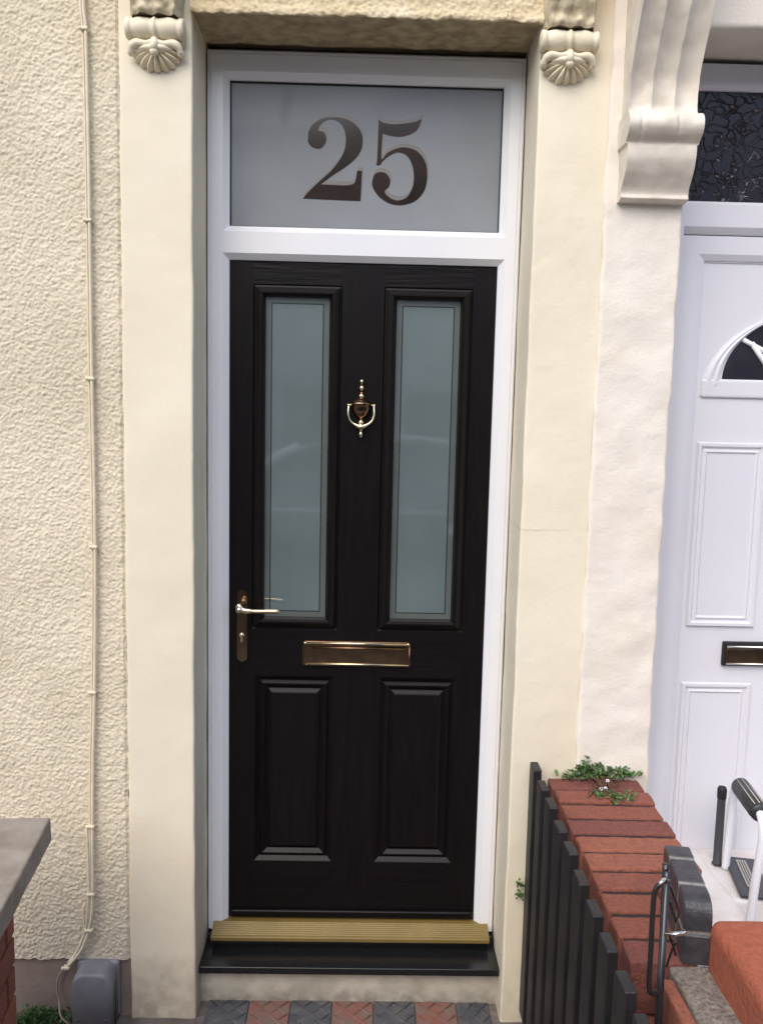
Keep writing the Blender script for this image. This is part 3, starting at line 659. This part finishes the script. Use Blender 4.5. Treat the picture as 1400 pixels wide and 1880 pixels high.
# ================================================================== RIGHT GARDEN WALL
RX = Matrix.Translation((.549, FY, 0)) @ Matrix.Rotation(R(-1.0), 4, 'Z')
rw_ = empty('garden_wall', (.65, -.6, GZ), 'red brick garden wall with brick-on-edge coping between the two doors', 'wall'); RI = Matrix.Translation((-.65, .6, -GZ)) @ RX
k = MB(); bricks = []
y = -.006; n_ = 0
k.box(.010, .243, -.500, -.0, .45, .5530, 'mortar'); k.box(.010, .118, -.815, -.500, .45, .5530, 'mortar')
seq = ['b3', 'b1', 'b1', 'b3', 'b2', 'b2', 'b1', 'b1', 'b1', 'b3']
for i in range(10):
    k.rbox(.0+random.uniform(-.002, .002), (.253 if i < 6 else .20 if i == 6 else .125)+random.uniform(-.004, .004), y-.0675, y, .45, .560+random.uniform(-.002, .002), seq[i], r=.006, res=.009, amp=.0017, freq=34, seg=2)
    y -= .0835
k.build('coping', rw_, RI)
k = MB(); brickwork(k, .006, .246, -.505, -.002, GZ-.02, .448); brickwork(k, .006, .120, -.838, -.508, GZ-.02, .448); k.build('brickwork', rw_, RI)
# blue bullnose bricks set on the near end
k = MB(); BX = Matrix.Translation((.652, -1.012, 0)) @ Matrix.Rotation(R(-9), 4, 'Z')
def bluebrick(y0, y1, z0, z1, rn=0., w=.026, mm='bluebrick'):
    def fn(u, v):
        # section in (y,z) swept in x: near top edge rounded by rn
        a = v*4; hh = z1-z0; ll = y1-y0
        return None
    pts = [(y0, z0)]
    if rn: pts += [(y0+rn-rn*math.cos(R(t)), z1-rn+rn*math.sin(R(t))) for t in range(0, 91, 10)]
    else: pts += [(y0, z1-.003), (y0+.003, z1)]
    pts += [(y1-.003, z1), (y1, z1-.003), (y1, z0)]
    N = len(pts); e = .003
    lay = [(-w, e), (-w+e, 0), (w-e, 0), (w, e)]; cyy, czz = (y0+y1)/2, (z0+z1)/2
    vs = [(xx, yv+(e_ if yv < cyy else -e_)*1., zv+(e_ if zv < czz else -e_)) for xx, e_ in lay for yv, zv in pts]
    k.add(vs, [(i*N+j_, i*N+(j_+1) % N, (i+1)*N+(j_+1) % N, (i+1)*N+j_) for i in range(3) for j_ in range(N)]+[tuple(range(N)), tuple(range(3*N, 4*N))], mm, False, BX)
bluebrick(.0, .060, .628, .686, .034); bluebrick(.068, .156, .564, .686, 0); bluebrick(.164, .212, .564, .686, 0); bluebrick(.0, .060, .561, .619, 0)
k.box(-.0245, .0245, .004, .206, .561, .645, 'mortarl', X=BX); k.box(-.0245, .0245, .050, .206, .645, .6845, 'mortarl', X=BX)
tag(k.build('brick_edging', rw_, Matrix.Translation((-.65, .6, -GZ))), 'blue-black bullnose bricks standing on the near end of the wall')
# street-side return: concrete strip, red brick, bullnose block
sw = empty('gate_pier', (.66, -1.2, GZ), 'red bullnose brick pier beside a strip of rough concrete at lower right corner', 'pier'); SI = Matrix.Translation((-.66, 1.2, -GZ))
k = MB(); k.rbox(.604, .690, -1.60, -1.008, .44, .556, 'concrete', r=.004, res=.014, amp=.0022, freq=26); k.build('concrete_strip', sw, SI)
k = MB(); k.rbox(.578, .603, -1.60, -1.035, .40, .550, 'b2', r=.006, res=.03, amp=.001, freq=20); k.box(.585, .95, -1.6, -1.03, GZ, .44, 'b1'); k.build('pier_brickwork', sw, SI)
k = MB(); k.rbox(.674, 1.0, -1.60, -1.000, .43, .652, 'bull', r=.024, res=.02, amp=.0015, freq=14, seg=5); k.build('bullnose_brick', sw, SI)

# ================================================================== BLACK GATE
g0 = empty('garden_gate', (.48, -.7, GZ), 'black gate of upright pales folded back beside the red brick wall', 'gate'); GI = Matrix.Translation((-.48, .7, -GZ))
for i in range(11):
    y = -.203-.1122*i; x = .492-.0026*i; k = MB(); zt = .612+random.uniform(-.004, .004)
    lean = Matrix.Translation((x, y, 0)) @ Matrix.Rotation(R(random.uniform(-1.2, 1.2)), 4, 'Z')
    k.rbox(0, .0225, -.060, 0, GZ+.05, zt, 'gate', r=.0035, res=.08, amp=.0008, freq=9, X=lean); k.build('pale', g0, GI)
for z in (.02, .45):
    k = MB(); k.rbox(.0235, .045, -1.19, -.02, z, z+.05, 'gate', r=.003, X=Matrix.Translation((.492, -.19, 0)) @ Matrix.Rotation(R(-1.3), 4, 'Z')); k.build('rail', g0, GI)
k = MB(); k.lathe([(.0003, -.006), (.006, -.005), (.0075, 0)], 'steel', o=(.4985, -.708, .552), axis='y', n=10); k.build('bolt', g0, GI)

# ================================================================== STEEL GATE LATCH POST
l0 = empty('latch_post', (.558, -1.1, GZ), 'thin black steel post with looped bow handles before the blue bricks', 'gate latch'); PI_ = Matrix.Translation((-.558, 1.1, -GZ))
k = MB(); k.tube([(.561, -1.1, GZ), (.557, -1.1, .3), (.5535, -1.1, .795)], .0065, 'chrome', n=10)
k.tube([(.5625, -1.085, .50), (.5565, -1.085, .80)], .006, 'chrome', n=8); k.build('post', l0, PI_)
k = MB(); k.tube(smooth_pts([(.553, -1.105, .782), (.545, -1.115, .7865), (.536, -1.12, .783), (.528, -1.12, .770), (.5262, -1.12, .74), (.5270, -1.12, .66), (.5275, -1.12, .60), (.531, -1.12, .583), (.541, -1.115, .578), (.552, -1.105, .576)], 5), .0045, 'chrome', n=10)
k.tube(smooth_pts([(.549, -1.109, .787), (.541, -1.119, .7885), (.534, -1.122, .7845)], 4), .0034, 'steel', n=8); k.build('bow_handle', l0, PI_)['label'] = 'bow handle with a highlight built along its top'  # thin bright tube stands in for the highlight on the bow
k = MB(); k.tube(smooth_pts([(.556, -1.105, .682), (.564, -1.118, .690), (.574, -1.12, .6925), (.583, -1.115, .690), (.592, -1.10, .684)], 5), .0036, 'steel', n=8)
for q in ([(.563, -1.09, .765), (.574, -1.09, .742), (.583, -1.09, .712), (.578, -1.09, .695)], [(.566, -1.09, .735), (.572, -1.09, .715), (.579, -1.09, .698)], [(.568, -1.09, .672), (.577, -1.09, .650), (.583, -1.09, .632)], [(.583, -1.09, .66), (.574, -1.09, .635), (.568, -1.09, .61)]):
    k.tube(smooth_pts(q, 4), .0022, 'chrome', n=6)
k.build('scroll', l0, PI_)

# ================================================================== ITEMS ON THE NEIGHBOUR'S STEP
k = MB(); k.lathe([(.0003, .248), (.016, .248), (.0125, .252), (.0120, .456), (.0126, .457), (.0130, .480), (.0115, .487), (.0003, .489)], 'post', o=(1.096, -.075, 0), n=16)
k.lathe([(.0135, .455), (.0138, .481), (.011, .4885), (.0003, .49)], 'dark', o=(1.096, -.075, 0), n=16)
tag(k.build('short_post'), 'short dark grey upright post standing on the white doorstep', 'post')
h0 = empty('handrail', (1.09, -.24, .245), 'white tubular rail with a black ribbed grip in front of the white door', 'handrail'); HI = Matrix.Translation((-1.09, .24, -.245))
k = MB(); k.tube(smooth_pts([(1.112, -.098, .243), (1.116, -.098, .36), (1.120, -.100, .47), (1.118, -.115, .512), (1.110, -.150, .532), (1.102, -.21, .535), (1.092, -.30, .534), (1.086, -.345, .526), (1.082, -.368, .500), (1.078, -.372, .45), (1.068, -.372, .33), (1.058, -.372, .10)], 6), .0115, 'whitetube', n=14); k.build('rail_tube', h0, HI)
k = MB(); p0, p1 = Vector((1.106, -.165, .534)), Vector((1.088, -.335, .532)); k.tube([p0, p0+(p1-p0)*.03, p0+(p1-p0)*.97, p1], [.022, .0255, .0255, .022], 'grip', n=28)
ax = (p1-p0).normalized(); sd = ax.cross(Vector((0, 0, 1))).normalized(); up_ = sd.cross(ax)
for a in range(0, 360, 30):
    o_ = (sd*math.cos(R(a))+up_*math.sin(R(a)))*.0250; k.tube([p0+ax*.012+o_, p1-ax*.012+o_], .0018, 'gripl' if a in (120, 150, 210, 90, 60) else 'grip', n=6)
k.build('grip', h0, HI)['label'] = 'black ribbed grip with pale stripes'
f0 = empty('foot_plate', (1.13, -.15, .242), 'flat dark plate with a pale grooved strip lying on the doorstep', 'foot plate'); FI = Matrix.Translation((-1.13, .15, -.242))
FXr = Matrix.Translation((1.115, -.145, 0)) @ Matrix.Rotation(R(-11), 4, 'Z')
k = MB(); k.rbox(-.006, .085, -.115, .10, .246, .258, 'post', r=.005, X=FXr); k.build('plate', f0, FI)
k = MB(); k.rbox(.022, .050, -.075, .075, .2585, .2615, 'gripl', r=.0012, X=FXr)
for i in range(3): k.rbox(.027+.007*i, .030+.007*i, -.066, .066, .262, .2625, 'post', r=.0002, X=FXr)
k.build('grip_strip', f0, FI)

# ================================================================== PLANTS
def leaves(k, pts, size, mats, up=.5):
    for (x, y, z) in pts:
        s_ = size*random.uniform(.55, 1.25); a = random.uniform(0, 2*math.pi); t = random.uniform(-.9, .9)
        Xm = Matrix.Translation((x, y, z)) @ Matrix.Rotation(a, 4, 'Z') @ Matrix.Rotation(t+R(25), 4, 'X') @ Matrix.Rotation(random.uniform(-.6, .6), 4, 'Y')
        v = [(0, -1, 0), (.55, -.55, .12), (.72, .1, .2), (.45, .75, .15), (0, 1, .02), (-.45, .75, .15), (-.72, .1, .2), (-.55, -.55, .12), (0, 0, -.02)]
        k.add([(p[0]*s_, p[1]*s_, p[2]*s_) for p in v], [(i, (i+1) % 8, 8) for i in range(8)], random.choice(mats), True, Xm)
def clump(n, cx, cy, cz, sx, sy, sz): return [(random.gauss(cx, sx), random.gauss(cy, sy), cz+abs(random.gauss(0, sz))) for _ in range(n)]
w0 = empty('weed', (.69, -.2, .56), 'leafy green weed with tiny white flowers growing on the wall top at the house', 'weed'); WI = Matrix.Translation((-.69, .2, -.56))
P = clump(90, .655, -.196, .585, .016, .006, .016)+clump(120, .64, -.197, .567, .028, .008, .010)+clump(150, .71, -.200, .568, .035, .010, .013)+clump(45, .775, -.197, .572, .018, .007, .009)
P += clump(34, .668, -.305, .562, .016, .012, .006)+clump(46, .705, -.325, .562, .012, .014, .007)+clump(16, .745, -.315, .562, .009, .012, .005)+clump(14, .60, -.20, .565, .015, .007, .006)
P = [(x, min(y, -.193), z) for x, y, z in P]
k = MB(); leaves(k, P, .0062, ['leaf', 'leaf', 'leafd']); k.build('foliage', w0, WI, False)
k = MB()
for _ in range(46):
    a = Vector((min(.75, random.gauss(.69, .025)), -.195, .566)); e = a+Vector((random.gauss(0, .016), random.uniform(-.13, -.01), random.uniform(-.003, .012)))
    k.tube(smooth_pts([a, (a+e)/2+Vector((random.gauss(0, .008), 0, .008)), e], 3), .0011, 'stem', n=5)
k.build('stems', w0, WI, False)
for x, y, z in ((.683, -.285, .574), (.672, -.284, .572), (.700, -.245, .578), (.712, -.255, .574))[:3]:
    k = MB()
    for q in range(5): a = 2*math.pi*q/5; k.ball((x+.0032*math.cos(a), y-.002, z+.0032*math.sin(a)), .0028, 'petal', n=6)
    k.build('flower', w0, WI)
w1 = empty('weed', (.484, -.19, .24), 'small green sprig on the pilaster behind the black gate', 'weed'); k = MB()
leaves(k, [(random.gauss(.4815, .006), -.191+random.uniform(-.006, 0), random.uniform(.19, .255)) for _ in range(40)], .006, ['leaf', 'leafd']); k.build('foliage', w1, Matrix.Translation((-.484, .19, -.24)), False)
w2 = empty('grass_tuft', (-.9, -.2, GZ), 'dark green grassy tuft at the foot of the cement plinth', 'grass'); k = MB()
for _ in range(420):
    x = random.gauss(-.895, .045); y = random.gauss(-.205, .02); a = Vector((x, min(y, -.172), GZ)); hgt = random.uniform(.015, .055)*max(.3, 1-abs(x+.895)/.12)
    dv = Vector((random.gauss(0, .016), random.gauss(-.006, .012), hgt)); wd = Vector((random.uniform(-.0025, .0025), .0012, 0))
    m1 = a+dv*.55+Vector((0, 0, .004)); k.add([a-wd, a+wd, m1+wd*.8, m1-wd*.8, a+dv], [(0, 1, 2, 3), (3, 2, 4)], random.choice(['leaf', 'leafd', 'leafd']), False)
leaves(k, clump(120, -.895, -.200, GZ+.004, .045, .018, .014), .006, ['leafd', 'leaf']); k.build('blades', w2, Matrix.Translation((.9, .2, -GZ)), False)
# grit on the wall and path
k = MB()
for _ in range(60):
    x, y = random.uniform(-.44, .42), random.uniform(-.125, -.098); k.ball((x, y, GZ+.001), random.uniform(.0012, .003), 'concrete', n=5, sz=.6)
tag(k.build('grit'), 'pale grit scattered along the foot of the doorstep', 'grit', kind='stuff')

# ================================================================== ACROSS THE STREET (seen only mirrored in the glass)
oh = empty('terraced_house', (0, -13, GZ), 'pale rendered terrace across the street, mirrored in the door glass', 'house'); OI = Matrix.Translation((0, 13, -GZ))
k = MB(); k.box(-16, 16, -19, -13, GZ, 5.2, 'obrick'); k.build('wall', oh, OI)
k = MB(); k.add([(-16, -12.8, 5.2), (16, -12.8, 5.2), (16, -16, 7.4), (-16, -16, 7.4), (16, -19.2, 5.2), (-16, -19.2, 5.2)], [(0, 1, 2, 3), (3, 2, 4, 5)], 'slate'); k.build('roof', oh, OI)
for i in range(-4, 5):
    for z in (.8, 3.1):
        x = i*2.4; k = MB(); k.box(x-.6, x+.6, -12.99, -12.93, z, z+1.5, 'upvc'); k.box(x-.5, x-.03, -12.93, -12.92, z+.1, z+1.4, 'nglassdark'); k.box(x+.03, x+.5, -12.93, -12.92, z+.1, z+1.4, 'nglassdark'); k.build('window', oh, OI)

for i in range(-4, 5):
    x = i*2.4+1.2; k = MB(); k.box(x-.45, x+.45, -12.99, -12.94, GZ, 1.95, 'tiler' if i % 2 else 'bluebrick'); k.build('door', oh, OI)
k = MB(); k.box(-16, 16, -12.99, -12.9, .55, .66, 'upvc'); k.build('sill_band', oh, OI)
lp = MB(); lp.tube([(-1.35, -10.8, GZ), (-1.35, -10.8, 5.5), (-1.2, -10.2, 6.0)], .07, 'upvc'); tag(lp.build('street_lamp'), 'pale lamp post on the far pavement, mirrored in the left door pane', 'street lamp')
k = MB(); k.box(-16, 16, -10.95, -10.8, GZ-.05, GZ+.07, 'upvc'); tag(k.build('far_kerb'), kind='structure')

# parked car across the road, mirrored in the two panes
MT['carp'] = mat('car_paint', (.06, .065, .07), .3, coat=.6); MT['tyre'] = mat('tyre_rubber', (.02, .02, .02), .8)
car = empty('parked_car', (-.3, -8.9, -.25), 'dark car parked across the road, mirrored in the door glass', 'car'); CI = Matrix.Translation((.3, 8.9, .25))
def side(pts, y0, y1, m, name, par, X, ins=0.):
    k = MB(); N = len(pts); lay = [(y0, 1), (y0+.12*0, 0), (y1, 0), (y1, 1)]
    cxx = sum(p[0] for p in pts)/N; czz = sum(p[1] for p in pts)/N
    L_ = [(y0, 1-ins), (y0-.10, 1.), (y1+.10, 1.), (y1, 1-ins)] if y0 > y1 else [(y0, 1.), (y1, 1.)]
    vs = [(cxx+(x-cxx)*s_, yy, czz+(z-czz)*s_) for yy, s_ in L_ for x, z in pts]
    k.add(vs, [(a*N+b, a*N+(b+1) % N, (a+1)*N+(b+1) % N, (a+1)*N+b) for a in range(len(L_)-1) for b in range(N)]+[tuple(range(N)), tuple(range((len(L_)-1)*N, len(L_)*N))], m, True)
    return k.build(name, par, X)
side([(-2.4, .0), (-2.45, .45), (-2.3, .68), (-1.3, .82), (1.5, .84), (1.85, .70), (1.88, .0)], -8.0, -9.7, 'carp', 'body', car, CI, .03)
side([(-1.32, .81), (-1.05, 1.0), (-.72, 1.15), (-.3, 1.21), (.9, 1.20), (1.3, 1.08), (1.58, .83)], -8.06, -9.64, 'nglassdark', 'cabin', car, CI, .08)
k = MB(); k.tube(smooth_pts([(-1.34, -8.0, .80), (-1.18, -8.02, .93), (-1.0, -8.04, 1.04), (-.82, -8.06, 1.12)], 5), .055, 'whitetube', n=10); k.build('windscreen_pillar', car, CI)
k = MB(); k.tube(smooth_pts([(.15, -8.1, 1.245), (.6, -8.1, 1.25), (1.1, -8.1, 1.20)], 4), .030, 'steel', n=8); k.tube(smooth_pts([(.15, -8.1, 1.245), (-.1, -8.1, 1.24), (-.3, -8.1, 1.22)], 4), .018, 'steel', n=8); k.build('roof_rail', car, CI)
k = MB(); k.tube([(-1.3, -7.99, .34), (1.5, -7.99, .34)], .026, 'whitetube', n=8); k.build('side_trim', car, CI)
for x_ in (-1.75, 1.2):
    for y_ in (-7.98, -9.55): 
        k = MB(); k.lathe([(.0003, -.10), (.26, -.10), (.31, -.08), (.31, .05), (.28, .07), (.0003, .07)], 'tyre', o=(x_, y_, .06), axis='y', n=28); k.lathe([(.0003, .074), (.19, .074), (.2, .06)], 'steel', o=(x_, y_, .06), axis='y', n=20); k.build('wheel', car, CI)
